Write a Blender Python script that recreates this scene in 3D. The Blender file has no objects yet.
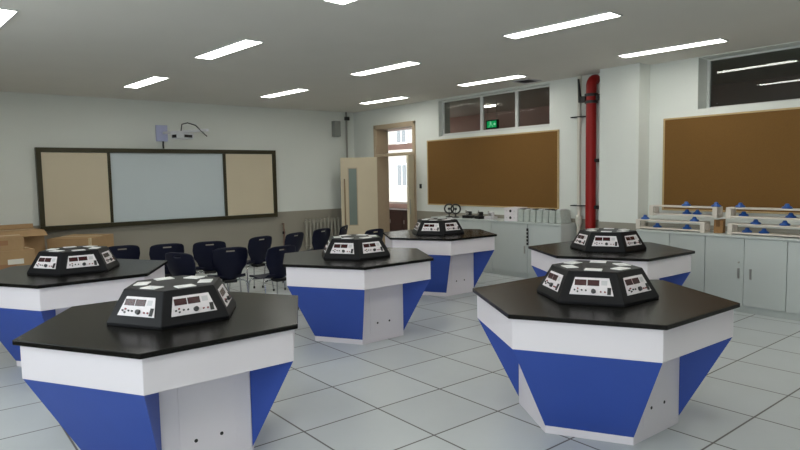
import bpy, bmesh, math, random
from mathutils import Vector, Matrix
random.seed(7)
C = bpy.context.scene.collection
PI = math.pi
sin, cos = math.sin, math.cos

# ------------------------------------------------------------------ materials
def lin(c):
    return tuple((v/12.92 if v <= .04045 else ((v+.055)/1.055)**2.4) for v in (x/255 for x in c)) + (1,)

def mat(name, rgb, rough=.5, metal=0, noise=0, nscale=8, bump=0, bscale=200, spec=.5, coat=0):
    m = bpy.data.materials.new(name); m.use_nodes = True
    nt = m.node_tree; b = nt.nodes['Principled BSDF']
    b.inputs['Roughness'].default_value = rough; b.inputs['Metallic'].default_value = metal
    b.inputs['Specular IOR Level'].default_value = spec
    b.inputs['Coat Weight'].default_value = coat
    col = lin(rgb)
    tc = nt.nodes.new('ShaderNodeTexCoord')
    nz = nt.nodes.new('ShaderNodeTexNoise'); nz.inputs['Scale'].default_value = nscale; nz.inputs['Detail'].default_value = 5
    nt.links.new(tc.outputs['Object'], nz.inputs['Vector'])
    mx = nt.nodes.new('ShaderNodeMix'); mx.data_type = 'RGBA'
    mx.inputs['A'].default_value = tuple(v*(1-noise) for v in col[:3]) + (1,)
    mx.inputs['B'].default_value = tuple(min(1, v*(1+noise)) for v in col[:3]) + (1,)
    nt.links.new(nz.outputs['Fac'], mx.inputs['Factor'])
    nt.links.new(mx.outputs['Result'], b.inputs['Base Color'])
    if bump:
        n2 = nt.nodes.new('ShaderNodeTexNoise'); n2.inputs['Scale'].default_value = bscale
        nt.links.new(tc.outputs['Object'], n2.inputs['Vector'])
        bp = nt.nodes.new('ShaderNodeBump'); bp.inputs['Strength'].default_value = bump; bp.inputs['Distance'].default_value = .002
        nt.links.new(n2.outputs['Fac'], bp.inputs['Height']); nt.links.new(bp.outputs['Normal'], b.inputs['Normal'])
    return m

def emit(name, rgb, strength):
    m = bpy.data.materials.new(name); m.use_nodes = True
    nt = m.node_tree; nt.nodes.clear()
    e = nt.nodes.new('ShaderNodeEmission'); e.inputs['Color'].default_value = lin(rgb); e.inputs['Strength'].default_value = strength
    o = nt.nodes.new('ShaderNodeOutputMaterial'); nt.links.new(e.outputs[0], o.inputs[0])
    return m

def glass(name, tint=(235, 240, 238), ior=1.5, gain=1.0):
    m = bpy.data.materials.new(name); m.use_nodes = True
    nt = m.node_tree; nt.nodes.clear()
    t = nt.nodes.new('ShaderNodeBsdfTransparent'); t.inputs['Color'].default_value = lin(tint)
    g = nt.nodes.new('ShaderNodeBsdfGlossy'); g.inputs['Roughness'].default_value = .0
    f = nt.nodes.new('ShaderNodeFresnel'); f.inputs['IOR'].default_value = ior
    ge = nt.nodes.new('ShaderNodeNewGeometry'); mr = nt.nodes.new('ShaderNodeMapRange')   # same reflectance from both sides of the sheet
    mr.inputs['To Min'].default_value = ior; mr.inputs['To Max'].default_value = 1/ior
    nt.links.new(ge.outputs['Backfacing'], mr.inputs['Value']); nt.links.new(mr.outputs[0], f.inputs['IOR'])
    mx = nt.nodes.new('ShaderNodeMixShader'); o = nt.nodes.new('ShaderNodeOutputMaterial')
    nt.links.new(f.outputs[0], mx.inputs[0]); nt.links.new(t.outputs[0], mx.inputs[1]); nt.links.new(g.outputs[0], mx.inputs[2])
    nt.links.new(mx.outputs[0], o.inputs[0])
    return m

def wall_paint(name, upper, lower, z=.955):
    m = mat(name, upper, .75, noise=.025, nscale=1.5, bump=.05, bscale=90)
    nt = m.node_tree; b = nt.nodes['Principled BSDF']; mx = b.inputs['Base Color'].links[0].from_node
    geo = nt.nodes.new('ShaderNodeNewGeometry'); sp = nt.nodes.new('ShaderNodeSeparateXYZ')
    nt.links.new(geo.outputs['Position'], sp.inputs[0])
    lt = nt.nodes.new('ShaderNodeMath'); lt.operation = 'LESS_THAN'; lt.inputs[1].default_value = z
    nt.links.new(sp.outputs['Z'], lt.inputs[0])
    m2 = nt.nodes.new('ShaderNodeMix'); m2.data_type = 'RGBA'
    nt.links.new(lt.outputs[0], m2.inputs['Factor']); nt.links.new(mx.outputs['Result'], m2.inputs['A'])
    m2.inputs['B'].default_value = lin(lower)
    nt.links.new(m2.outputs['Result'], b.inputs['Base Color'])
    r = nt.nodes.new('ShaderNodeMapRange'); r.inputs['To Min'].default_value = .75; r.inputs['To Max'].default_value = .45
    nt.links.new(lt.outputs[0], r.inputs['Value']); nt.links.new(r.outputs[0], b.inputs['Roughness'])
    return m

def floor_tiles(name, ox, oy, s):
    m = mat(name, (189, 194, 196), .36, noise=.05, nscale=2.5)
    nt = m.node_tree; b = nt.nodes['Principled BSDF']; base = b.inputs['Base Color'].links[0].from_node
    geo = nt.nodes.new('ShaderNodeNewGeometry'); sp = nt.nodes.new('ShaderNodeSeparateXYZ')
    nt.links.new(geo.outputs['Position'], sp.inputs[0])
    def M(op, a, bv=None):
        n = nt.nodes.new('ShaderNodeMath'); n.operation = op
        for k, v in enumerate((a, bv)):
            if v is None: continue
            if isinstance(v, (int, float)): n.inputs[k].default_value = v
            else: nt.links.new(v, n.inputs[k])
        return n.outputs[0]
    ds, cells = [], []
    for ax, off in (('X', ox), ('Y', oy)):
        u = M('DIVIDE', M('SUBTRACT', sp.outputs[ax], off - 40*s), s)
        fr = M('FRACT', u); cells.append(M('FLOOR', u))
        ds.append(M('MINIMUM', fr, M('SUBTRACT', 1.0, fr)))
    d = M('MINIMUM', ds[0], ds[1])
    mr = nt.nodes.new('ShaderNodeMapRange'); mr.inputs['From Min'].default_value = .0075; mr.inputs['From Max'].default_value = .013
    nt.links.new(d, mr.inputs['Value'])
    cx = nt.nodes.new('ShaderNodeCombineXYZ'); nt.links.new(cells[0], cx.inputs[0]); nt.links.new(cells[1], cx.inputs[1])
    wn = nt.nodes.new('ShaderNodeTexWhiteNoise'); nt.links.new(cx.outputs[0], wn.inputs['Vector'])
    tv = nt.nodes.new('ShaderNodeMix'); tv.data_type = 'RGBA'; tv.blend_type = 'MULTIPLY'
    tv.inputs['Factor'].default_value = 1
    vr = nt.nodes.new('ShaderNodeMapRange'); vr.inputs['To Min'].default_value = .94; vr.inputs['To Max'].default_value = 1.03
    nt.links.new(wn.outputs['Value'], vr.inputs['Value'])
    nt.links.new(base.outputs['Result'], tv.inputs['A']); nt.links.new(vr.outputs[0], tv.inputs['B'])
    m2 = nt.nodes.new('ShaderNodeMix'); m2.data_type = 'RGBA'
    nt.links.new(mr.outputs[0], m2.inputs['Factor'])
    m2.inputs['A'].default_value = lin((72, 67, 66)); nt.links.new(tv.outputs['Result'], m2.inputs['B'])
    nt.links.new(m2.outputs['Result'], b.inputs['Base Color'])
    return m

def facade(name):
    m = mat(name, (146, 140, 132), .8, noise=.05)
    return m

M_ceil = mat('ceiling paint', (220, 217, 210), .85, noise=.03, nscale=2)
M_wall = wall_paint('two tone wall paint', (219, 222, 217), (150, 145, 134))
M_pillar = M_wall
M_floor = floor_tiles('raised floor tiles', 2.5129, 4.0194, .6)
M_white = mat('white laminate', (230, 224, 230), .42, noise=.015, nscale=3)
M_cabwhite = mat('white cabinet laminate', (190, 196, 194), .45, noise=.02, nscale=3)
M_blue = mat('blue laminate', (46, 78, 168), .5, noise=.05, nscale=4)
M_black = mat('black bench top', (15, 14, 12), .27, noise=.25, nscale=18, bump=.03, bscale=300, spec=.2)
M_dev = mat('black enamelled metal', (16, 16, 20), .45, spec=.2, noise=.12, nscale=60, bump=.05, bscale=500)
M_plate = mat('white printed panel', (226, 220, 224), .4, noise=.02)
M_disp = mat('dark red display', (58, 16, 20), .2, noise=.3, nscale=60)
M_digit = mat('display digits', (120, 40, 44), .3)
M_knob = mat('dark knob plastic', (45, 45, 48), .35)
M_red = mat('red knob plastic', (132, 60, 62), .4)
M_grey = mat('grey print', (198, 196, 200), .5)
M_slot = mat('black rocker plastic', (16, 16, 18), .35)
M_sock = mat('white socket plate', (236, 236, 236), .35, noise=.01)
M_navy = mat('navy chair plastic', (9, 13, 36), .5, spec=.28, noise=.08, nscale=40, bump=.08, bscale=350)
M_chrome = mat('chrome', (200, 202, 204), .18, 1)
M_darkmetal = mat('dark metal', (30, 30, 32), .4, .5)
M_frame = mat('dark bronze board frame', (58, 54, 36), .35, .35, noise=.1)
M_cream = mat('cream writing board', (204, 192, 168), .35, noise=.02, nscale=2)
M_wb = mat('pale blue whiteboard', (198, 208, 213), .22, noise=.03, nscale=1.2)
M_cork = mat('cork', (112, 78, 27), .85, noise=.16, nscale=70, bump=.3, bscale=260)
M_corkframe = mat('pale wood strip', (186, 160, 116), .5, noise=.06, nscale=20)
M_alu = mat('white window frame', (206, 208, 206), .4)
M_door = mat('cream door laminate', (205, 192, 165), .42, noise=.03, nscale=6)
M_doorframe = mat('beige wooden door frame', (182, 163, 138), .5, noise=.06, nscale=14)
M_metal = mat('brushed steel', (170, 168, 162), .35, .9)
M_handle = mat('bronze pull handle', (150, 126, 98), .35, .5)
M_redpipe = mat('red pipe paint', (146, 22, 20), .48, spec=.3, noise=.08, nscale=6)
M_pvc = mat('off white pipe plastic', (206, 203, 192), .4)
M_blackp = mat('black plastic', (20, 20, 21), .45)
M_speaker = mat('grey speaker cloth', (136, 138, 134), .7, noise=.15, nscale=120)
M_rad = mat('grey radiator enamel', (160, 156, 145), .4)
M_card = mat('cardboard', (170, 139, 102), .85, noise=.12, nscale=9)
M_carddark = mat('cardboard inner', (120, 88, 56), .9, noise=.15, nscale=9)
M_tape = mat('pale packing tape', (205, 186, 150), .3)
M_label = mat('white paper label', (222, 218, 208), .6)
M_print = mat('faded red print', (158, 116, 82), .8)
M_bluep = mat('blue plastic', (36, 84, 160), .35, noise=.1)
M_rail = mat('white painted rail', (214, 206, 196), .45, noise=.03)
M_wrap = mat('grey plastic wrap', (176, 183, 178), .3, noise=.25, nscale=22, bump=.5, bscale=40)
M_proj = mat('white projector plastic', (212, 214, 220), .4)
M_lav = mat('lavender projector plate', (176, 180, 214), .4)
M_pinkwall = mat('pinkish corridor paint', (206, 178, 170), .8, noise=.04, nscale=2)
M_corfloor = mat('corridor floor', (150, 148, 142), .4, noise=.05)
M_wood = mat('dark brown wood', (58, 40, 32), .5, noise=.2, nscale=12)
M_facade = facade('pale facade')
M_facwin = mat('facade window glass', (96, 98, 100), .15)
M_brown = mat('brown cardboard carton', (150, 112, 70), .85, noise=.25, nscale=30)
M_green = emit('green exit lamp', (30, 210, 120), 1.0)
M_exitwhite = emit('pale exit symbol', (170, 250, 205), 1.6)
M_glass = glass('window glass', (222, 226, 224))
M_softglass = glass('dusty window glass', (226, 226, 224), 1.12)
M_outglass = glass('daylight glass', (245, 248, 247))
M_doorglass = mat('dim frosted glass', (120, 132, 126), .12, noise=.1, nscale=3, coat=.5)
M_lamp = emit('panel lamp', (253, 252, 243), 23.5)

# ------------------------------------------------------------------ mesh builder
class MB:
    def __init__(s): s.v = []; s.f = []
    def add(s, vs, fs, T=None):
        o = len(s.v)
        s.v += [tuple(T @ Vector(p)) if T else tuple(p) for p in vs]
        s.f += [tuple(i+o for i in f) for f in fs]; return s
    def box(s, x0, x1, y0, y1, z0, z1, T=None):
        vs = [(x, y, z) for z in (z0, z1) for (x, y) in ((x0, y0), (x1, y0), (x1, y1), (x0, y1))]
        return s.add(vs, [(3,2,1,0), (4,5,6,7), (0,1,5,4), (1,2,6,5), (2,3,7,6), (3,0,4,7)], T)
    def cbox(s, c, d, T=None):
        return s.box(c[0]-d[0]/2, c[0]+d[0]/2, c[1]-d[1]/2, c[1]+d[1]/2, c[2]-d[2]/2, c[2]+d[2]/2, T)
    def frustum(s, lo, hi, T=None):      # two equal-length rings of 3D points
        n = len(lo)
        return s.add(list(lo)+list(hi), [tuple(reversed(range(n))), tuple(range(n, 2*n))] + [(i, (i+1) % n, n+(i+1) % n, n+i) for i in range(n)], T)
    def prism(s, poly, z0, z1, T=None):
        return s.frustum([(x, y, z0) for x, y in poly], [(x, y, z1) for x, y in poly], T)
    def cyl(s, p0, p1, r0, r1=None, n=16):
        return s.tube([p0, p1], r0, n, r1=r1)
    def tube(s, path, r, n=12, r1=None, closed=False):
        P = [Vector(p) for p in path]; N = len(P); rings = []
        ref = None
        for i in range(N):
            if closed: t = P[(i+1) % N]-P[i-1]
            else: t = (P[min(i+1, N-1)]-P[max(i-1, 0)])
            t.normalize()
            if ref is None:
                ref = Vector((0, 0, 1)) if abs(t.z) < .9 else Vector((1, 0, 0))
            a = (ref - t*ref.dot(t)).normalized(); ref = a; b = t.cross(a)
            rr = r if r1 is None else r+(r1-r)*i/(N-1)
            rings.append([tuple(P[i]+a*(rr*cos(2*PI*k/n))+b*(rr*sin(2*PI*k/n))) for k in range(n)])
        vs = [p for g in rings for p in g]; fs = []
        for i in range(N if closed else N-1):
            j = (i+1) % N
            fs += [(i*n+k, i*n+(k+1) % n, j*n+(k+1) % n, j*n+k) for k in range(n)]
        if not closed: fs += [tuple(reversed(range(n))), tuple((N-1)*n+k for k in range(n))]
        return s.add(vs, fs)
    def lathe(s, prof, n=20, T=None):    # prof: (r, z)
        vs = [(r*cos(2*PI*k/n), r*sin(2*PI*k/n), z) for r, z in prof for k in range(n)]
        fs = [(i*n+k, i*n+(k+1) % n, (i+1)*n+(k+1) % n, (i+1)*n+k) for i in range(len(prof)-1) for k in range(n)]
        fs += [tuple(reversed(range(n))), tuple((len(prof)-1)*n+k for k in range(n))]
        return s.add(vs, fs, T)
    def build(s, name, m, parent=None, bevel=0, seg=2, smooth=False, loc=None, rotz=0):
        me = bpy.data.meshes.new(name); me.from_pydata(s.v, [], s.f); me.update()
        bm = bmesh.new(); bm.from_mesh(me); bmesh.ops.recalc_face_normals(bm, faces=bm.faces); bm.to_mesh(me); bm.free()
        me.materials.append(m)
        o = bpy.data.objects.new(name, me); C.objects.link(o)
        if parent: o.parent = parent
        if loc: o.location = loc
        o.rotation_euler.z = rotz
        if smooth:
            for p in me.polygons: p.use_smooth = True
            try: me.set_sharp_from_angle(angle=math.radians(40))
            except Exception: pass
        if bevel:
            b = o.modifiers.new('bevel', 'BEVEL'); b.width = bevel; b.segments = seg; b.limit_method = 'ANGLE'; b.angle_limit = math.radians(30)
        return o

def tag(o, label=None, cat=None, group=None, kind=None):
    if label: o['label'] = label
    if cat: o['category'] = cat
    if group: o['group'] = group
    if kind: o['kind'] = kind
    return o
def empty(name, loc=(0, 0, 0), rz=0, label=None, cat=None, group=None, kind=None, parent=None):
    o = bpy.data.objects.new(name, None); C.objects.link(o); o.location = loc; o.rotation_euler.z = rz; o.empty_display_size = .1
    if parent: o.parent = parent
    return tag(o, label, cat, group, kind)
def kids(o): return [c for c in bpy.data.objects if c.parent == o]
def copy_tree(o, parent=None):
    c = o.copy(); C.objects.link(c)
    if parent: c.parent = parent; c.matrix_parent_inverse = o.matrix_parent_inverse.copy()
    for ch in kids(o): copy_tree(ch, c)
    return c
def struct(o): o['kind'] = 'structure'; return o

# ------------------------------------------------------------------ room shell
XA0, XB, YA, Y0, H = -1.5, 7.911, 11.447, -2.6, 3.086
XO = XB + .30                                   # corridor side of the right-hand wall
struct(MB().box(XA0-.25, XO, Y0-.2, YA+.2, -.15, 0).build('floor', M_floor))
struct(MB().box(XA0-.25, XO, Y0-.2, YA+.2, H, H+.15).build('ceiling', M_ceil))
struct(MB().box(XA0-.25, XO, YA, YA+.2, 0, H).build('wall_front', M_wall))
struct(MB().box(XA0-.25, XO, Y0-.2, Y0, 0, H).build('wall_back', M_wall))
DY0, DY1, DZ = 9.34, 10.62, 2.69                # door opening
W1 = (6.05, 8.62, 2.385, 3.05); W2 = (.6, 3.74, 2.43, 3.075)
w = MB()
w.box(XB, XO, DY1, YA, 0, H); w.box(XB, XO, DY0, DY1, DZ, H)
w.box(XB, XO, W1[1], DY0, 0, H); w.box(XB, XO, W1[0], W1[1], 0, W1[2]); w.box(XB, XO, W1[0], W1[1], W1[3], H)
w.box(XB, XO, W2[1], W1[0], 0, H); w.box(XB, XO, W2[0], W2[1], 0, W2[2]); w.box(XB, XO, W2[0], W2[1], W2[3], H)
w.box(XB, XO, Y0, W2[0], 0, H)
struct(w.build('wall_right', M_wall))
struct(MB().box(7.645, XB, 4.389, 4.985, 0, H).build('pillar', M_pillar))
# window wall on the left, its windows let the daylight in
LW = [(-2.2, .4), (1.0, 3.6), (4.2, 6.4)]; LZ0, LZ1 = .95, 2.75
w = MB(); ys = [Y0] + [v for p in LW for v in p] + [YA]
for k in range(0, len(ys), 2): w.box(XA0-.25, XA0, ys[k], ys[k+1], 0, H)
for a, b in LW: w.box(XA0-.25, XA0, a, b, 0, LZ0); w.box(XA0-.25, XA0, a, b, LZ1, H)
struct(w.build('wall_left', M_wall))
def window(n, plane, y0, y1, z0, z1, mull, fw=.05, gm=M_glass, depth=.05):
    root = tag(empty('window_%d' % n, (plane, (y0+y1)/2, z0)), kind='structure')
    f = MB(); d = depth/2; yc = (y0+y1)/2
    f.box(-d, d, y0-yc, y0+fw-yc, 0, z1-z0); f.box(-d, d, y1-fw-yc, y1-yc, 0, z1-z0)
    f.box(-d, d, y0+fw-yc, y1-fw-yc, 0, fw); f.box(-d, d, y0+fw-yc, y1-fw-yc, z1-z0-fw*.6, z1-z0)
    for y in mull: f.box(-d*.9, d*.9, y-fw*.6-yc, y+fw*.6-yc, fw, z1-z0-fw*.6)
    f.build('window_frame', M_alu, root)
    e = [y0+fw] + [v for y in sorted(mull) for v in (y-fw*.6, y+fw*.6)] + [y1-fw]
    for k in range(0, len(e), 2):
        MB().box(-.0015, .0015, e[k]-yc, e[k+1]-yc, fw, z1-z0-fw*.6).build('window_pane', gm, root)
    return root
window(1, 8.03, *W1, [6.80, 7.60], gm=M_softglass)
window(2, 8.175, *W2, [2.0], gm=M_glass, fw=.036)
for k, (a, b) in enumerate(LW): window(3+k, XA0-.1, a, b, LZ0, LZ1, [(a+b)/2], gm=M_outglass)

# corridor beyond the right-hand wall
CX = 10.75
struct(MB().box(XO, CX+.25, Y0, 18, -.15, 0).build('floor_corridor', M_corfloor))
struct(MB().box(XO, CX+.25, Y0, 18, H, H+.15).build('ceiling_corridor', M_ceil))
w = MB(); a, b, z0, z1 = 11.6, 15.6, .87, 2.95
w.box(CX, CX+.25, Y0, a, 0, H); w.box(CX, CX+.25, b, 18, 0, H); w.box(CX, CX+.25, a, b, 0, z0); w.box(CX, CX+.25, a, b, z1, H)
struct(w.build('wall_corridor', M_pinkwall))
r = window(7, CX+.1, a, b, z0, z1, [12.25, 14.6], gm=M_outglass)
MB().box(-.03, .03, -2, 2, 1.52, 1.68).build('transom_bar', M_pinkwall, r)
struct(MB().box(XO, CX+.25, 18, 18.2, 0, H).build('wall_corridor_end', M_pinkwall))
struct(MB().box(XO, CX+.25, Y0-.2, Y0, 0, H).build('wall_corridor_near_end', M_pinkwall))
struct(MB().box(XO-.3, XO, YA, 18, 0, H).build('wall_corridor_side', M_pinkwall))

# apartment facade outside the corridor window
bd = empty('street_building', (26, 31, -9), 0, 'pale apartment block seen through the open doorway', 'building')
MB().box(0, 8, -9, 11, 0, 30).build('wall', M_facade, bd)
for i in range(9):
    for j in range(10):
        y = -8+i*2.1; z = 1.2+j*2.9
        if j < 2 or j > 6: continue
        f = MB().box(-.06, .1, y, y+1.15, z, z+1.6).build('window', M_alu, bd)
        MB().box(-.08, -.05, y+.1, y+.52, z+.1, z+1.5).box(-.08, -.05, y+.62, y+1.05, z+.1, z+1.5).build('pane', M_facwin, f)

# door: beige frame, two leaves both swung into the room
d = tag(empty('door_1', (XB, (DY0+DY1)/2, 0)), kind='structure')
hw = (DY1-DY0)/2
f = MB()
for s in (-1, 1):
    y0, y1 = sorted((s*hw, s*(hw-.045))); f.box(-.02, .30, y0, y1, 0, DZ)
    y0, y1 = sorted((s*(hw-.015), s*(hw+.045))); f.box(-.03, 0, y0, y1, 0, DZ+.05)
f.box(-.02, .30, -hw, hw, DZ-.045, DZ); f.box(-.03, 0, -hw-.045, hw+.045, DZ-.01, DZ+.05)
f.build('door_frame', M_doorframe, d, bevel=.004)
MB().box(-.02, .08, -hw+.045, hw-.045, 2.07, 2.13).build('transom_bar', M_doorframe, d, bevel=.004)
def leaf(width, hinge_y, ang, mirror):
    # built along local +X from the hinge; ang is the direction the leaf points
    T = Matrix.Translation((0, hinge_y, 0)) @ Matrix.Rotation(ang, 4, 'Z')
    o = MB().box(.005, width, -.022, .022, .01, 2.065, T).build('door_leaf', M_door, d, bevel=.004)
    return o, T
L, T = leaf(.79, hw-.03, math.radians(146.5), False)
# narrow glazed slot and long pull handle near the free edge
MB().box(.45, .62, .021, .026, .62, 1.83, T).box(.45, .62, -.026, -.021, .62, 1.83, T).build('glass_slot', M_doorglass, L)
g = MB()
for sy in (-1, 1):
    a0, a1 = sorted((sy*.022, sy*.03))
    for (x0, x1, z0_, z1_) in ((.43, .45, .60, 1.85), (.62, .64, .60, 1.85), (.45, .62, .60, .62), (.45, .62, 1.83, 1.85)):
        g.box(x0, x1, a0, a1, z0_, z1_, T)
g.build('slot_frame', M_doorframe, L)
h = MB()
for sy in (-1, 1):
    P = [T @ Vector((.71, sy*.022, .60)), T @ Vector((.71, sy*.07, .62)), T @ Vector((.71, sy*.07, 1.58)), T @ Vector((.71, sy*.022, 1.60))]
    h.tube(P, .014)
h.build('pull_handle', M_handle, L, smooth=True)
L2, T = leaf(.39, -hw+.03, math.radians(212), True)
MB().box(.33, .36, .021, .03, .9, 1.2, T).build('flush_bolt', M_metal, L2)

# ------------------------------------------------------------------ ceiling lights
lx = [.72, 2.855, 5.045, 7.05]
light_labels = {
 (0, 2): 'ceiling panel light cut off at the top left corner of the picture',
 (1, 1): 'ceiling panel light cut off by the top edge of the picture',
 (1, 2): 'wide bright ceiling panel light above the left side of the whiteboard wall',
 (1, 3): 'small ceiling panel light nearest the left half of the whiteboard',
 (2, 1): 'longest ceiling panel light, in front of the red pipe',
 (2, 2): 'ceiling panel light in the middle of the room, third from the doorway',
 (2, 3): 'small ceiling panel light nearest the right half of the whiteboard',
 (3, 1): 'long ceiling panel light in front of the square pillar, beside the large interior window',
 (3, 2): 'ceiling panel light above the three-pane window beside the vent',
 (3, 3): 'ceiling panel light above the open door'}
proto = None
ly = {0: .95, 1: 3.72, 2: 6.56, 3: 9.27}
for i in range(4):
    for j in range(4):
        if proto is None:
            proto = o = empty('ceiling_light')
            f = MB(); W, Ln = .098, .588
            f.box(-W-.012, -W, -Ln-.012, Ln+.012, -.012, 0); f.box(W, W+.012, -Ln-.012, Ln+.012, -.012, 0)
            f.box(-W, W, -Ln-.012, -Ln, -.012, 0); f.box(-W, W, Ln, Ln+.012, -.012, 0)
            f.build('frame', M_alu, o); MB().box(-W, W, -Ln, Ln, -.009, -.001).build('diffuser', M_lamp, o)
        else: o = copy_tree(proto)
        o.location = (lx[i] + {(1, 3): -.06, (3, 3): .05, (3, 2): -.0, (0, 2): -.06}.get((i, j), 0), ly[j]+{(0, 2): .06, (2, 3): .08, (1, 3): .08, (3, 2): -.06, (3, 1): -.05, (2, 1): .03}.get((i, j), 0), H); o.rotation_euler.z = math.radians(4.5)
        tag(o, light_labels.get((i, j), 'ceiling panel light near the window wall or behind the camera'), 'ceiling light', 'ceiling panel lights')

o = copy_tree(proto); o.location = (9.5, 12.4, H); o.rotation_euler.z = 0  # extra panel out of view, added to light up the corridor wall
tag(o, 'added unseen panel light brightening the corridor beyond the open door', 'ceiling light', 'ceiling panel lights')
o = empty('corridor_ceiling_light', (9.45, 8.74, H), math.radians(2), 'small corridor ceiling lamp seen through the middle window pane above the exit sign', 'ceiling light')
MB().box(-.05, .05, -.15, .15, -.02, 0).build('housing', M_alu, o); MB().box(-.04, .04, -.13, .13, -.045, -.02).build('diffuser', M_lamp, o)
o2 = copy_tree(o); o2.location = (9.6, 6.55, H)  # added copy, out of view, lifts the corridor brightness behind the high windows
tag(o2, 'added unseen lamp brightening the corridor, behind the wall between the two high windows')
v = empty('ceiling_vent', (7.56, 6.22, H), 0, 'dark slotted ceiling vent beside the panel light above the three-pane window', 'vent')
f = MB(); f.box(-.16, .16, -.16, -.14, -.014, 0); f.box(-.16, .16, .14, .16, -.014, 0); f.box(-.16, -.14, -.14, .14, -.014, 0); f.box(.14, .16, -.14, .14, -.014, 0)
f.build('frame', M_grey, v); MB().box(-.14, .14, -.14, .14, -.004, 0).build('backing', M_blackp, v)
f = MB()
for k in range(6): f.box(-.14, .14, -.12+k*.046, -.105+k*.046, -.012, -.004)
f.build('slats', M_darkmetal, v)

# ------------------------------------------------------------------ laboratory tables
def hexa(r, z=None, ph=0):
    P = [(r*cos(ph+k*PI/3), r*sin(ph+k*PI/3)) for k in range(6)]
    return P if z is None else [(x, y, z) for x, y in P]
RT, RA, RP, ZT, ZA = .864, .83, .526, .822, .603
def make_table():
    root = empty('laboratory_table')
    MB().prism(hexa(RT), ZT-.028, ZT).build('table_top', M_black, root, bevel=.004)
    MB().prism(hexa(RA), ZA, ZT-.028).build('apron', M_white, root, bevel=.003)
    MB().prism(hexa(RP), 0, ZA).build('pedestal', M_white, root, bevel=.003)
    A, P = hexa(RA-.004), hexa(RP+.002)
    for k in (3, 5, 1):                        # edges whose normals point to 210, 330 and 90 degrees
        j = (k+1) % 6
        vs = [A[k]+(ZA-.001,), A[j]+(ZA-.001,), P[j]+(ZA-.001,), P[k]+(ZA-.001,), P[k]+(.052,), P[j]+(.052,)]
        MB().add(vs, [(0, 1, 5, 4), (0, 4, 3), (1, 2, 5), (0, 3, 2, 1), (3, 4, 5, 2)]).build('knee_panel', M_blue, root)
    for k in (4, 0, 2):                        # recessed faces: an access panel with two round holes
        m_ang = PI/3*k+PI/6; ap = RP*cos(PI/6)
        T = Matrix.Rotation(m_ang, 4, 'Z') @ Matrix.Translation((ap, 0, 0))
        p = MB().box(0, .004, -.165, .165, .09, ZA-.05, T).build('access_panel', M_white, root, bevel=.0015)
        for s in (-1, 1) if k != 2 else (): MB().cyl(T @ Vector((.003, s*.075, .19)), T @ Vector((.0055, s*.075, .19)), .0105, n=14).build('cable_hole', M_slot, p)
    return root
tables = [
 ((3.592, 2.362), 118.57-120, 'front right hexagonal laboratory table, white and blue with black top'),
 ((1.243, 3.782), .45, 'front left hexagonal laboratory table, cut off by the bottom of the picture'),
 ((3.647, 5.298), .74, 'hexagonal laboratory table in the middle of the room, beside the chairs'),
 ((5.905, 6.480), -.85, 'farthest hexagonal laboratory table, in front of the cork board beside the open door'),
 ((5.907, 3.741), -1.73, 'hexagonal laboratory table between the front right table and the pillar'),
 ((1.190, 6.410), .6, 'back left hexagonal laboratory table in front of the cardboard boxes')]
tp = make_table()
for k, (c, a, lab) in enumerate(tables):
    o = tp if k == 0 else copy_tree(tp)
    o.location = (c[0], c[1], 0); o.rotation_euler.z = math.radians(a)
    tag(o, lab, 'table', 'hexagonal laboratory tables')

# ------------------------------------------------------------------ power supply consoles
RB, RU, HD = .398, .292, .2
def make_console():
    root = empty('power_supply_console')
    b = MB(); lo = hexa(RB, 0); l2 = hexa(RB, .018); hi = hexa(RU, HD)
    b.add(lo+l2+hi, [tuple(reversed(range(6))), tuple(range(12, 18))] + [(i, (i+1) % 6, 6+(i+1) % 6, 6+i) for i in range(6)] + [(6+i, 6+(i+1) % 6, 12+(i+1) % 6, 12+i) for i in range(6)])
    b.build('housing', M_dev, root, bevel=.005)
    al, ah = RB*cos(PI/6), RU*cos(PI/6)
    slope = Vector((ah-al, 0, HD-.018)); sl = slope.length; up = slope.normalized()
    for k in range(6):
        ang = PI/3*k+PI/6
        R = Matrix.Rotation(ang, 4, 'Z')
        nrm = Vector((up.z, 0, -up.x))
        def pt(u, v, d):      # u metres to the right seen from outside, v metres up the slope, d off the face
            return R @ (Vector((al, 0, .018)) + up*v + Vector((0, u, 0)) + nrm*d)
        def slab(mb, quad, d0, d1):
            return mb.frustum([pt(u, v, d0) for u, v in quad], [pt(u, v, d1) for u, v in quad])
        def rect(mb, u0, u1, v0, v1, d0, d1): return slab(mb, [(u0, v0), (u1, v0), (u1, v1), (u0, v1)], d0, d1)
        v0, v1 = .23*sl, .79*sl; wb, wt = .134, .104
        p = slab(MB(), [(-wb, v0), (wb, v0), (wt, v1), (-wt, v1)], -.001, .003).build('control_panel', M_plate, root)
        def q(u, v): return u*.21, v0+v*(v1-v0)
        for c in (-.068, .010):
            dsp = rect(MB(), c-.036, c+.036, q(0, .53)[1], q(0, .87)[1], .003, .0045).build('display', M_disp, p)
        rect(MB(), .058, .094, q(0, .58)[1], q(0, .85)[1], .003, .0036).build('printed_label', M_grey, p)
        def knob(u, v, r, h, m, name):
            a, v_ = q(u, v); MB().cyl(pt(a, v_, .003), pt(a, v_, .003+h), r, r*.85, n=14).build(name, m, p, smooth=True)
        knob(.06, .22, .0155, .014, M_knob, 'dial'); 
        for u, v_, m in ((-.49, .26, M_slot), (-.40, .17, M_slot), (-.40, .34, M_red), (-.28, .26, M_slot), (-.16, .25, M_slot), (.27, .2, M_red), (.39, .2, M_red)):
            knob(u, v_, .0058, .007, m, 'terminal')
        rect(MB(), .455*.21, .56*.21, q(0, .05)[1], q(0, .45)[1], .003, .008).build('rocker_switch', M_slot, p, bevel=.001)
        T = R @ Matrix.Translation((.186, 0, HD))
        MB().box(-.040, .040, -.054, .054, -.0005, .005, T).build('socket_cover', M_sock, root, bevel=.0015)
    return root
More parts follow.
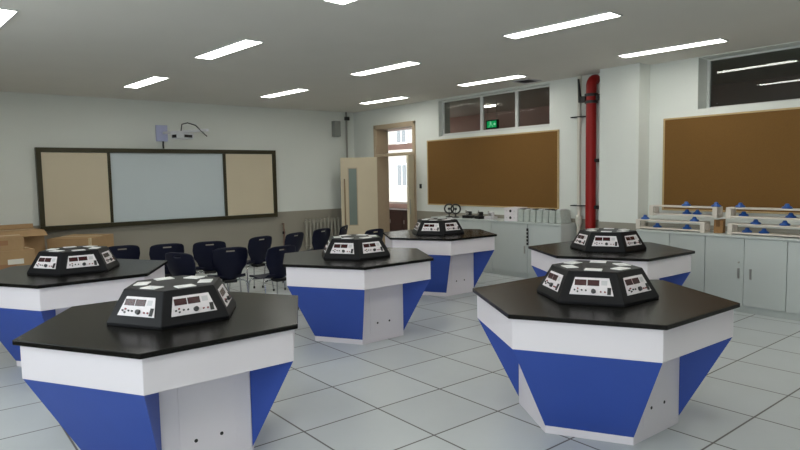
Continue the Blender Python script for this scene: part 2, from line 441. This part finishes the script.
consoles = ['console on the front right table, black with six sloping control panels',
 'console on the front left table, black with six sloping control panels',
 'console on the middle table, black with sloping control panels',
 'console on the farthest table, black, in front of the black ring stands',
 'console on the table nearest the pillar and red pipe foot',
 'console on the back left table, in front of the cardboard boxes']
cp = make_console()
for k, (c, a, _) in enumerate(tables):
    o = cp if k == 0 else copy_tree(cp)
    o.location = (c[0], c[1], ZT); o.rotation_euler.z = math.radians(a)
    tag(o, 'hexagonal power supply '+consoles[k], 'power supply', 'power supply consoles')

# ------------------------------------------------------------------ chairs
def interp(tab, t):
    for (a, x), (b, y) in zip(tab, tab[1:]):
        if t <= b:
            s = (t-a)/(b-a); s = s*s*(3-2*s); return x+(y-x)*s
    return tab[-1][1]
def make_chair():
    root = empty('stacking_chair')
    # backrest: curved shell with a hand slot, leaning back (local -Y is behind the sitter)
    nu, nv = 24, 22; vs = []; fs = []
    wt = [(0, .07), (.06, .10), (.2, .145), (.5, .203), (.72, .216), (.9, .210), (.96, .204), (1, .188)]
    for j in range(nv+1):
        t = j/nv
        for i in range(nu+1):
            u = -1+2*i/nu; hwid = interp(wt, t)
            z = .425+t*.41 - (.02*abs(u)**4 if t > .6 else 0)*(t-.6)/.4*1.0
            y = -.20-.075*t + .045*u*u*(1-.3*t)
            vs.append((u*hwid, y, z))
    for j in range(nv):
        for i in range(nu):
            if j == nv-3 and nu//2-3 <= i < nu//2+3: continue
            a = j*(nu+1)+i; fs.append((a, a+1, a+nu+2, a+nu+1))
    o = MB().add(vs, fs).build('backrest', M_navy, root, smooth=True)
    s = o.modifiers.new('solid', 'SOLIDIFY'); s.thickness = .014; s.offset = 0
    # seat shell: waterfall front, rising at the rear to meet the back
    vs = []; fs = []; nu, nv = 20, 18
    for j in range(nv+1):
        t = j/nv
        for i in range(nu+1):
            u = -1+2*i/nu
            hwid = .205*(1-.10*abs(2*t-1)**4) * (1 if t < .9 else 1-.25*((t-.9)/.1)**2)
            y = -.205+.435*t
            z = .445+.012*u*u-.02*math.exp(-((t-.45)/.25)**2)+(.035*(1-t/.14)**2 if t < .14 else 0)-(.035*((t-.8)/.2)**2 if t > .8 else 0)
            vs.append((u*hwid, y, z))
    for j in range(nv):
        for i in range(nu):
            a = j*(nu+1)+i; fs.append((a, a+1, a+nu+2, a+nu+1))
    o = MB().add(vs, fs).build('seat', M_navy, root, smooth=True)
    s = o.modifiers.new('solid', 'SOLIDIFY'); s.thickness = .014; s.offset = 0
    MB().box(-.075, .075, -.235, -.10, .395, .43).build('back_bracket', M_blackp, root, bevel=.006)
    MB().cyl((-.14, -.13, .41), (.14, -.13, .41), .011).cyl((-.14, .13, .405), (.14, .13, .405), .011).cyl((0, -.13, .41), (0, .13, .405), .011).build('under_frame', M_chrome, root, smooth=True)
    for sx in (-1, 1):
        for sy in (-1, 1):
            b = Vector((sx*.14, sy*.13, .408)); k = Vector((sx*.205, sy*.165, .405)); f = Vector((sx*.235, sy*.215, .012))
            path = [b]+[b.lerp(k, .6)]
            for q in range(1, 7):
                t = q/7; p0, p1, p2 = b.lerp(k, .6), k, k.lerp(f, .18)
                path.append(p0*(1-t)**2+p1*2*t*(1-t)+p2*t*t)
            path += [k.lerp(f, .18), f]
            lg = MB().tube(path, .0105).build('leg', M_chrome, root, smooth=True)
            MB().cyl(f+Vector((0, 0, -.012)), f+Vector((0, 0, .022)), .014).build('foot_cap', M_blackp, lg)
    return root
# (x, y) of the top of the back, facing direction in degrees, label
chairs = [
 (2.08, 8.25, 84, 'navy chair with its back showing just right of the back left console'),
 (2.57, 8.02, 82, 'navy chair at the end of the back left table, hand slot in view'),
 (2.33, 6.93, 26, 'navy chair tucked behind the right corner of the back left table'),
 (3.08, 7.88, 75, 'navy chair behind the left console of the front table, under the whiteboard'),
 (2.98, 6.98, 80, 'navy chair in the middle of the row, nearest the front left console'),
 (3.88, 7.98, 105, 'navy chair under the right-hand cream board, beside the wall valve'),
 (3.50, 6.64, 98, 'navy chair at the left corner of the middle table'),
 (4.50, 8.10, 112, 'navy chair seen from the side in front of the radiator left end'),
 (5.16, 8.40, 108, 'navy chair seen edge on in front of the radiator right end'),
 (5.74, 8.62, 130, 'navy chair beside the free edge of the open door'),
 (5.65, 7.645, 100, 'navy chair with only its top showing behind the middle console')]
chp = make_chair()
for k, (x, y, a, lab) in enumerate(chairs):
    o = chp if k == 0 else copy_tree(chp)
    rz = math.radians(a-90)
    o.location = (x-.26*sin(rz), y+.26*cos(rz), 0); o.rotation_euler.z = rz
    tag(o, lab, 'chair', 'navy classroom chairs')

# ------------------------------------------------------------------ whiteboard and things on the front wall
def frame_box(mb, x0, x1, z0, z1, y0, y1, t):
    mb.box(x0, x1, y0, y1, z0, z0+t); mb.box(x0, x1, y0, y1, z1-t, z1)
    mb.box(x0, x0+t, y0, y1, z0+t, z1-t); mb.box(x1-t, x1, y0, y1, z0+t, z1-t)
    return mb
b = empty('sliding_whiteboard', (3.775, YA, .862), 0, 'long wall board with pale blue centre and two cream side panels in a dark frame', 'whiteboard')
x0, x1, zz = -2.137, 2.125, 1.358
frame_box(MB(), x0, x1, 0, zz, -.10, -.001, .075).build('frame', M_frame, b, bevel=.004)
MB().box(x0+.076, x1-.076, -.05, -.002, .076, zz-.076).build('centre_board', M_wb, b)
for (a, c, nm) in ((x0+.078, -1.045, 0), (1.035, x1-.078, 0)):
    pnl = MB().box(a, c, -.078, -.052, .078, zz-.078).build('sliding_panel', M_cream, b)
    e = c if a < 0 else a
    MB().box(e-.025, e+.025, -.084, -.052, .078, zz-.078).build('edge_strip', M_frame, pnl)
    pnl['label'] = 'cream sliding writing panel'

p = empty('short_throw_projector', (3.66, YA, 2.50), 0, 'white short throw projector on a wall arm above the whiteboard', 'projector')
MB().box(-.10, .10, -.05, -.001, -.14, .15).build('wall_plate', M_lav, p, bevel=.006)
A0, A1 = Vector((.03, -.05, .0)), Vector((.45, -1.05, .0))
dv = (A1-A0).normalized(); TP = Matrix.Translation(A0) @ Matrix.Rotation(math.atan2(dv.y, dv.x), 4, 'Z')
MB().box(0, 1.09, -.028, .028, -.012, .03, TP).build('arm', M_proj, p, bevel=.006)
body = MB().box(.32, .62, -.13, .13, -.12, -.013, TP).build('projector_body', M_proj, p, bevel=.018)
MB().box(.36, .47, -.133, -.129, -.10, -.045, TP).build('side_vent', M_darkmetal, body)
MB().box(.619, .623, -.09, .09, -.10, -.05, TP).build('lens_window', M_slot, body)
MB().tube([TP @ Vector(c) for c in ((.50, -.05, .02), (.56, -.08, .13), (.68, -.06, .15), (.84, -.03, .10), (.98, -.02, -.02), (1.07, 0, -.10))], .010, 8).build('cable', M_blackp, p, smooth=True)
MB().tube([(.02, -.03, -.14), (.015, -.035, -.20), (.02, -.035, -.272)], .016, 8).build('power_cord', M_blackp, p, smooth=True)

s = empty('wall_speaker', (7.39, YA, 2.54), 0, 'grey box loudspeaker high on the whiteboard wall near the corner', 'speaker')
MB().box(-.08, .08, -.15, -.02, 0, .335).build('cabinet', M_speaker, s, bevel=.01)
MB().box(-.068, .068, -.156, -.149, .015, .32).build('grille', M_speaker, s, bevel=.004)
MB().box(-.03, .03, -.021, -.0005, .1, .23).build('bracket', M_darkmetal, s)
k = empty('conduit', (7.69, YA, 0), 0, 'thin grey conduit with black fitting in the corner above the open door', 'pipe')
MB().cyl((0, -.04, 0), (0, -.04, H-.001), .022).build('tube', mat('grey conduit', (142, 140, 134), .5), k, smooth=True)
MB().box(-.03, .075, -.07, -.001, H-.18, H-.10).build('fitting', M_blackp, k, bevel=.01)
MB().box(-.035, .035, -.065, -.0005, 1.3, 1.33).build('clip', M_darkmetal, k)

r = empty('radiator', (7.02, YA, .11), 0, 'grey column radiator low on the wall left of the door', 'radiator')
for i in range(11):
    x = -.45+i*.09
    MB().box(x-.023, x+.023, -.12, -.06, .03, .66).build('section', M_rad, r, bevel=.014, seg=3)
MB().cyl((-.49, -.09, .09), (.49, -.09, .09), .022).cyl((-.49, -.09, .60), (.49, -.09, .60), .022).build('header_pipe', M_rad, r, smooth=True)
MB().box(-.3, -.27, -.06, -.0005, .52, .6).box(.27, .3, -.06, -.0005, .52, .6).build('wall_bracket', M_rad, r)
for sx in (-.38, .38): MB().box(sx-.02, sx+.02, -.11, -.07, -.11, .05).build('foot', M_rad, r)
v = empty('heating_pipe', (6.05, YA, 0), 0, 'thin brown wall pipe with a red valve beside the right end of the board', 'pipe')
MB().cyl((0, -.05, 0), (0, -.05, .72), .016).cyl((0, -.05, .70), (0, -.0005, .70), .016).build('tube', mat('brown pipe paint', (120, 96, 82), .5), v, smooth=True)
MB().lathe([(.02, -.03), (.03, -.02), (.03, .02), (.02, .03)], 14, Matrix.Translation((0, -.05, .52))).build('valve_body', M_darkmetal, v)
MB().box(-.008, .008, -.08, -.065, .44, .60).build('valve_lever', mat('dull red lever', (112, 80, 72), .5), v)

# ------------------------------------------------------------------ right-hand wall
def cork(name, y0, y1, z0, z1, lab):
    c = empty(name, (XB, (y0+y1)/2, z0), 0, lab, 'cork board'); h = (y1-y0)/2; hh = z1-z0; t = .022
    MB().box(-.018, -.001, -h+t, h-t, t, hh-t).build('cork_sheet', M_cork, c)
    f = MB(); f.box(-.026, -.001, -h, h, 0, t); f.box(-.026, -.001, -h, h, hh-t, hh)
    f.box(-.026, -.001, -h, -h+t, t, hh-t); f.box(-.026, -.001, h-t, h, t, hh-t); f.build('frame', M_corkframe, c, bevel=.003)
    return c
cork('cork_board', 5.86, 8.94, 1.085, 2.325, 'brown cork board beside the open door, under the three-pane window')
cork('cork_board', 1.0, 4.18, 1.13, 2.347, 'brown cork board above the blue fittings racks, right of the pillar')
sw = tag(MB().box(7.895, XB-.0005, 9.13, 9.19, 1.40, 1.49).build('wall_hook', M_darkmetal, bevel=.006), 'small dark hook plate on the wall between door and cork board', 'hook')

rp = empty('fire_pipe', (7.80, 5.225, 0), 0, 'thick red vertical pipe beside the pillar, bending into the wall at the top', 'pipe')
P = [(0, 0, 0), (0, 0, 2.9)]
for q in range(1, 9):
    t = q/8*PI/2; P.append((.10-.10*cos(t), 0, 2.9+.10*sin(t)))
P.append((.1105, 0, 3.0))
MB().tube(P, .074, 20).build('tube', M_redpipe, rp, smooth=True)
MB().lathe([(.076, -.04), (.094, -.04), (.094, .0), (.076, .0)], 20, Matrix.Translation((0, 0, 2.69))).build('coupling', M_blackp, rp)
MB().lathe([(.076, -.04), (.094, -.04), (.094, .0), (.076, .0)], 20, Matrix.Translation((0, 0, 2.79))).build('coupling', M_blackp, rp)
MB().box(-.07, -.01, .06, .16, 2.67, 2.76).build('clamp_arm', M_blackp, rp, bevel=.008)
MB().tube([(-.05, .15, 2.68), (-.05, .165, 2.80), (-.05, .185, 3.02)], .032, 12, r1=.014).build('clamp_bar', M_blackp, rp, smooth=True)
MB().box(-.02, .02, -.14, -.08, 2.68, 2.77).build('clamp_lug', M_blackp, rp, bevel=.008)
for z in (1.80, 1.12): MB().box(-.02, .11, -.13, -.07, z, z+.05).build('wall_clip', M_blackp, rp)
tp_ = empty('drain_pipe', (7.84, 5.455, 0), 0, 'thin off-white vertical pipe left of the thick red pipe', 'pipe')
MB().cyl((0, 0, 0), (0, 0, H-.001), .03).build('tube', M_pvc, tp_, smooth=True)
MB().lathe([(.031, .84), (.05, .9), (.05, 1.0), (.031, 1.02)], 18).build('socket', M_pvc, tp_, smooth=True)
for z in (2.47, 1.15): MB().box(-.034, .07, -.10, .13, z, z+.016).build('bracket', M_darkmetal, tp_)

# cabinets
def cabinet(yc, w, front, depth, h, lab, grp, seams=2, handles=True):
    c = empty('wall_cabinet', (front, yc, 0), 0, lab, 'cabinet', grp)
    MB().box(.02, depth, -w/2+.001, w/2-.001, .075, h).build('carcass', M_cabwhite, c)
    MB().box(.03, depth, -w/2+.001, w/2-.001, 0, .075).build('plinth', M_cabwhite, c)
    n = seams; dw = w/n
    for i in range(n):
        a = -w/2+i*dw
        dd = MB().box(0, .019, a+.003, a+dw-.003, .085, h-.006).build('door', M_cabwhite, c, bevel=.0015)
        if handles:
            hy = (a+dw-.075) if i == 0 and n == 2 else a+.055
            hh = MB().box(-.012, 0, hy-.012, hy+.012, .40, .52).build('handle', M_metal, dd, bevel=.004)
            if i == 1: MB().cyl((-.006, hy, .585), (.001, hy, .585), .011).build('lock', M_metal, dd)
    return c
CF = 7.42
g = 'right-hand wall cabinets'
cabs = [cabinet(3.83, .887, CF, XB-CF-.005, .868, 'white cabinet under the rack stack, next to the pillar', g),
        cabinet(2.943, .883, CF, XB-CF-.005, .868, 'white two-door cabinet with both handles in view at the right', g),
        cabinet(2.06, .883, CF, XB-CF-.005, .868, 'white cabinet cut off by the right edge of the picture', g)]
tag(MB().box(CF-.012, XB-.005, 1.62, 4.275, .869, .895).build('worktop', M_cabwhite, bevel=.003), 'white worktop on the cabinets right of the pillar, carrying the blue fittings racks', 'worktop')
CF1 = 7.50; g = 'cabinets under the window'
c1 = cabinet(5.84, .627, CF1, XB-CF1-.005, .868, 'white cabinet at the red pipe end, under the grey wrapped parcels', g, 1, False)
c2 = cabinet(6.53, .747, CF1, XB-CF1-.005, .868, 'white cabinet under the two small white boxes', g, 1)
c3 = cabinet(7.28, .747, CF1, XB-CF1-.005, .868, 'white cabinet mostly hidden behind the farthest table', g, 1)
c4 = cabinet(8.03, .747, CF1, XB-CF1-.005, .868, 'white cabinet nearest the door, under the black ring stands', g, 1)
st = MB().box(-.014, .0, .295, .325, .54, .80).build('edge_strip', M_blackp, c1)
for i in range(4): MB().cyl((-.016, .31, .585+i*.055), (-.0135, .31, .585+i*.055), .009).build('stud', M_sock, st)
tag(MB().box(CF1-.012, XB-.005, 5.525, 8.405, .869, .895).build('worktop', M_cabwhite, bevel=.003), 'white worktop under the cork board beside the door, carrying instruments and parcels', 'worktop')
ZW = .895

# things on the left worktop
def ring(y, x, lab, rz):
    o = empty('ring_stand', (x, y, ZW), rz, lab, 'ring stand', 'black ring coils')
    n = 28; R = .082
    MB().tube([(R*cos(2*PI*k/n), 0, .152+R*sin(2*PI*k/n)) for k in range(n)], .015, 10, closed=True).build('coil', M_blackp, o, smooth=True)
    MB().cyl((0, 0, .02), (0, 0, .058), .012).build('stem', M_blackp, o, smooth=True)
    MB().lathe([(.065, 0), (.065, .012), (.03, .02)], 18).build('base', M_blackp, o)
    MB().cyl((0, 0, .06), (0, 0, .152), .005).cyl((0, -.012, .152), (0, .012, .152), .024, n=16).build('needle_holder', M_blackp, o)
    return o
ring(8.03, 7.60, 'left black ring coil on a stand, on the worktop beside the door', math.radians(-55))
ring(7.86, 7.60, 'right black ring coil on a stand, overlapping the left one', math.radians(-50))
def gadget(x, y, rz, lab, dark):
    o = empty('bench_instrument', (x, y, ZW), rz, lab, 'instrument', 'small bench instruments')
    MB().box(-.07, .07, -.09, .09, 0, .05).build('base', M_darkmetal if dark else M_grey, o, bevel=.008)
    MB().box(-.03, .04, -.05, .03, .05, .12).build('head', M_blackp if dark else M_grey, o, bevel=.012)
    MB().cyl((0, .05, .05), (0, .05, .14), .014).build('post', M_metal, o, smooth=True)
    MB().cyl((-.035, -.01, .085), (-.05, -.01, .085), .022).build('dial', M_metal, o)
gadget(7.62, 7.56, .2, 'small black instrument right beside the black ring coils', True)
gadget(7.64, 7.30, -.3, 'small black and grey instrument between ring coils and white boxes', True)
gadget(7.66, 7.07, .1, 'small grey instrument nearest the white boxes', False)
def wbox(z, lab):
    o = empty('white_instrument_box', (7.66, 6.525, z), 0, lab, 'box', 'stacked white boxes')
    MB().box(-.13, .13, -.135, .135, 0, .108).build('case', M_plate, o, bevel=.006)
    MB().cyl((-.137, 0, .055), (-.129, 0, .055), .022).build('black_socket', M_slot, o)
    for sy in (-.08, .08): MB().cyl((-.134, sy, .055), (-.129, sy, .055), .009).build('screw', M_grey, o)
wbox(ZW, 'lower of two stacked white boxes with a black dot on the worktop')
wbox(ZW+.1085, 'upper of two stacked white boxes with a black dot')
plabs = ['leftmost grey wrapped parcel, against the white boxes', 'second grey wrapped parcel from the white boxes', 'third grey wrapped parcel from the white boxes',
 'middle grey wrapped parcel of the row under the cork board', 'third grey wrapped parcel from the drain pipe', 'second grey wrapped parcel from the drain pipe', 'rightmost grey wrapped parcel, with a sloping side, nearest the drain pipe']
for i in range(7):
    y = 6.322-i*.121
    o = empty('wrapped_parcel', (7.66, y, ZW), random.uniform(-.03, .03), plabs[i], 'parcel', 'grey wrapped parcels in a row')
    lo = [(-.13, -.055), (.13, -.055), (.13, .055), (-.13, .055)]
    dz = .20+random.uniform(-.008, .008)
    sl_ = .028 if i == 6 else 0
    b = MB().frustum([(x_, yy_, 0) for x_, yy_ in lo], [(x_*.93, yy_*.92+(sl_ if yy_ < 0 else 0), dz) for x_, yy_ in lo])
    b.build('wrapped_body', M_wrap, o, bevel=.012, seg=3)
    MB().box(-.09, .07, -.035+sl_/2, .035+sl_/2, dz-.001, dz+.012).build('dark_cap', M_slot if i in (0, 2, 4, 5) else M_grey, o, bevel=.004)

# demonstration racks with blue fittings, two stacked on two
def knob_bm(T):
    return MB().lathe([(.052, 0), (.055, .008), (.05, .018), (.03, .028), (.024, .04), (.02, .052), (.012, .056)], 16, T)
def rack(name_lab, yc, L, z, x, tops, lows, ends, grp):
    o = empty('apparatus_rack', (x, yc, z), 0, name_lab, 'rack', grp)
    MB().box(-.075, .075, -L/2, L/2, .012, .03).build('lower_rail', M_rail, o, bevel=.003)
    MB().box(-.075, .075, -L/2, L/2, .112, .13).build('upper_rail', M_rail, o, bevel=.003)
    for e in (-1, 1):
        y0, y1 = sorted((e*L/2, e*(L/2-.055))); f = MB()
        f.box(-.078, .078, y0, y1, 0, .012); f.box(-.078, -.05, y0, y1, .0301, .1119); f.box(.05, .078, y0, y1, .0301, .1119)
        f.build('end_frame', M_rail, o, bevel=.003)
    for y in tops: knob_bm(Matrix.Translation((0, y, .13))).build('blue_fitting', M_bluep, o, smooth=True)
    for y in lows: knob_bm(Matrix.Translation((0, y, .03))).build('blue_fitting', M_bluep, o, smooth=True)
    return o
g = 'white racks with blue fittings'
# local y offsets: positive = towards the pillar (left in the photo)
rack('lower rack of the stack beside the pillar, white rails with blue fittings', 3.885, .90, ZW, 7.58, [.36, -.29], [.19, -.20], 0, g)
rack('upper rack of the stack beside the pillar, white rails with blue fittings', 3.73, .86, ZW+.187, 7.60, [-.02, -.385], [-.03, -.16], 0, g)
rack('lower rack of the right-hand stack, white rails with blue fittings', 2.71, .92, ZW, 7.58, [.18, -.12], [.27, .09], 0, g)
rack('upper rack of the right-hand stack, white rails with blue fittings', 2.73, .94, ZW+.187, 7.60, [.34, -.15], [.30, -.19], 0, g)
cb = empty('small_carton', (7.62, 3.31, ZW), .12, 'crumpled small brown carton between the two rack stacks', 'box')
MB().frustum([(-.06, -.055, 0), (.06, -.05, 0), (.06, .055, 0), (-.06, .05, 0)], [(-.05, -.06, .15), (.06, -.05, .17), (.055, .05, .155), (-.06, .045, .165)]).build('carton_body', M_brown, cb, bevel=.006)
MB().box(-.062, .03, -.02, .02, .08, .16).build('flap', M_carddark, cb)

# cardboard boxes under the whiteboard
def carton(loc, rz, d, lab, flaps=False, label=None, tape=None):
    o = empty('cardboard_box', loc, rz, lab, 'cardboard box', 'cardboard boxes')
    x, y, z = d[0]/2, d[1]/2, d[2]
    MB().box(-x, x, -y, y, 0, z).build('box_body', M_card, o, bevel=.006)
    MB().box(-x*.98, x*.98, -.03, .03, z, z+.0015).build('packing_tape', M_tape, o)
    MB().box(-x*.3, x*.3, -y-.002, -y+.001, z*.4, z*.75).build('printed_mark', M_print, o)
    if flaps:
        for (a, T) in ((1, Matrix.Translation((0, -y, z)) @ Matrix.Rotation(math.radians(200), 4, 'X')), (2, Matrix.Translation((0, y, z)) @ Matrix.Rotation(math.radians(75), 4, 'X'))):
            MB().box(-x, x, 0, y*(.7 if a == 1 else .22), -.002, .002, T).build('flap', M_card, o)
    if label: MB().box(label[0], label[1], -y-.003, -y, label[2], label[3]).build('paper_label', M_label, o)
    if tape: MB().box(x-.02, x+.003, -y-.003, -y+.05, 0, z).build('edge_tape', M_tape, o)
    return o
carton((.98, 10.10, 0), math.radians(4), (.66, .60, .73), 'lower carton of the front pair at the left edge, with a white label', label=(.0, .19, .54, .61))
carton((.93, 10.06, .7315), math.radians(2), (.54, .50, .19), 'upper carton of the front pair at the left edge, on the labelled one')
carton((1.10, 10.88, 0), math.radians(5), (.90, .62, .94), 'tall carton with open flaps against the wall behind the front pair', flaps=True)
carton((2.08, 10.60, 0), math.radians(-40), (.66, .74, .80), 'single carton with a taped edge under the cream left panel of the board', tape=True)

# ------------------------------------------------------------------ corridor things
e = empty('exit_sign', (9.2, 8.435, 2.56), 0, 'green lit exit sign with a running figure, seen through the middle window pane', 'sign')
MB().box(-.02, .02, -.16, .16, 0, .18).build('housing', M_blackp, e, bevel=.006)
MB().box(-.024, -.0195, -.125, .125, .025, .155).build('lit_face', M_green, e)
f = MB()
f.cyl((-.0265, .035, .138), (-.024, .035, .138), .012, n=12)
for a, b, r_ in (((.03, .135), (.012, .095), .012), ((.012, .095), (-.03, .07), .008), ((-.03, .07), (-.035, .045), .007), ((.012, .095), (.045, .075), .008), ((.045, .075), (.075, .05), .007), ((.03, .128), (-.01, .125), .006), ((.028, .125), (.06, .105), .006)):
    f.tube([(-.0255, a[0], a[1]-.008), (-.0255, b[0], b[1]-.008)], r_*.55, 6)
f.build('running_figure', M_exitwhite, e)
f = MB().add([(-.0255, -.112, .09), (-.0255, -.08, .122), (-.0255, -.08, .10), (-.0255, -.05, .10), (-.0255, -.05, .08), (-.0255, -.08, .08), (-.0255, -.08, .058)], [tuple(range(7))])
f.build('arrow', M_exitwhite, e)
MB().cyl((0, .12, .18), (0, .12, H-2.561), .006).cyl((0, -.12, .18), (0, -.12, H-2.561), .006).build('hanger_rod', M_metal, e)
k = empty('dark_bench', (10.45, 13.2, 0), 0, 'dark brown wooden cupboard under the corridor window beyond the door', 'cupboard')
MB().box(-.22, .28, -1.2, 1.2, .06, .72).build('body', M_wood, k, bevel=.006)
MB().box(-.25, .29, -1.23, 1.23, .72, .75).build('top', M_wood, k, bevel=.004)
MB().box(-.19, .28, -1.17, 1.17, 0, .06).build('plinth', M_slot, k)
for i in range(4): 
    dr = MB().box(-.236, -.221, -1.18+i*.595, -1.18+i*.595+.575, .09, .70).build('door', M_wood, k, bevel=.003)
    MB().box(-.25, -.235, -1.18+i*.595+.5, -1.18+i*.595+.52, .38, .48).build('handle', M_metal, dr)

# ------------------------------------------------------------------ daylight and camera
wd = bpy.data.worlds.new('overcast sky'); bpy.context.scene.world = wd; wd.use_nodes = True
bg = wd.node_tree.nodes['Background']; bg.inputs['Color'].default_value = (.93, .96, 1, 1); bg.inputs['Strength'].default_value = 7.5
def portal(name, x, y, z, sy, sz, rot):
    l = bpy.data.lights.new(name, 'AREA'); l.shape = 'RECTANGLE'; l.size = sz; l.size_y = sy
    l.cycles.is_portal = True
    o = bpy.data.objects.new(name, l); C.objects.link(o); o.location = (x, y, z); o.rotation_euler = (0, rot, 0)
for a, b in LW: portal('window_daylight', XA0-.2, (a+b)/2, (LZ0+LZ1)/2, b-a, LZ1-LZ0, -PI/2)
portal('window_daylight', CX+.2, 13.6, 1.9, 4.0, 2.1, PI/2)

cam = bpy.data.cameras.new('camera'); co = bpy.data.objects.new('camera', cam); C.objects.link(co)
F, yaw, pitch, roll, hc = 610.0754, .8937864, -.0800748, -.0183931, 1.6516777
fw = Vector((cos(yaw)*cos(pitch), sin(yaw)*cos(pitch), sin(pitch)))
rt = Vector((sin(yaw), -cos(yaw), 0)); up = rt.cross(fw)
r2 = rt*cos(roll)+up*sin(roll); u2 = up*cos(roll)-rt*sin(roll)
co.matrix_world = Matrix(((r2.x, u2.x, -fw.x, 0), (r2.y, u2.y, -fw.y, 0), (r2.z, u2.z, -fw.z, hc), (0, 0, 0, 1)))
cam.sensor_width = 36; cam.lens = F/800*36; cam.clip_start = .05; cam.clip_end = 200
sc = bpy.context.scene; sc.camera = co
sc.view_settings.view_transform = 'Standard'; sc.view_settings.look = 'None'
sc.view_settings.exposure = -0.45; sc.view_settings.gamma = 1; sc.view_settings.use_curve_mapping = False
sc.cycles.max_bounces = 10; sc.cycles.diffuse_bounces = 5; sc.cycles.transparent_max_bounces = 12
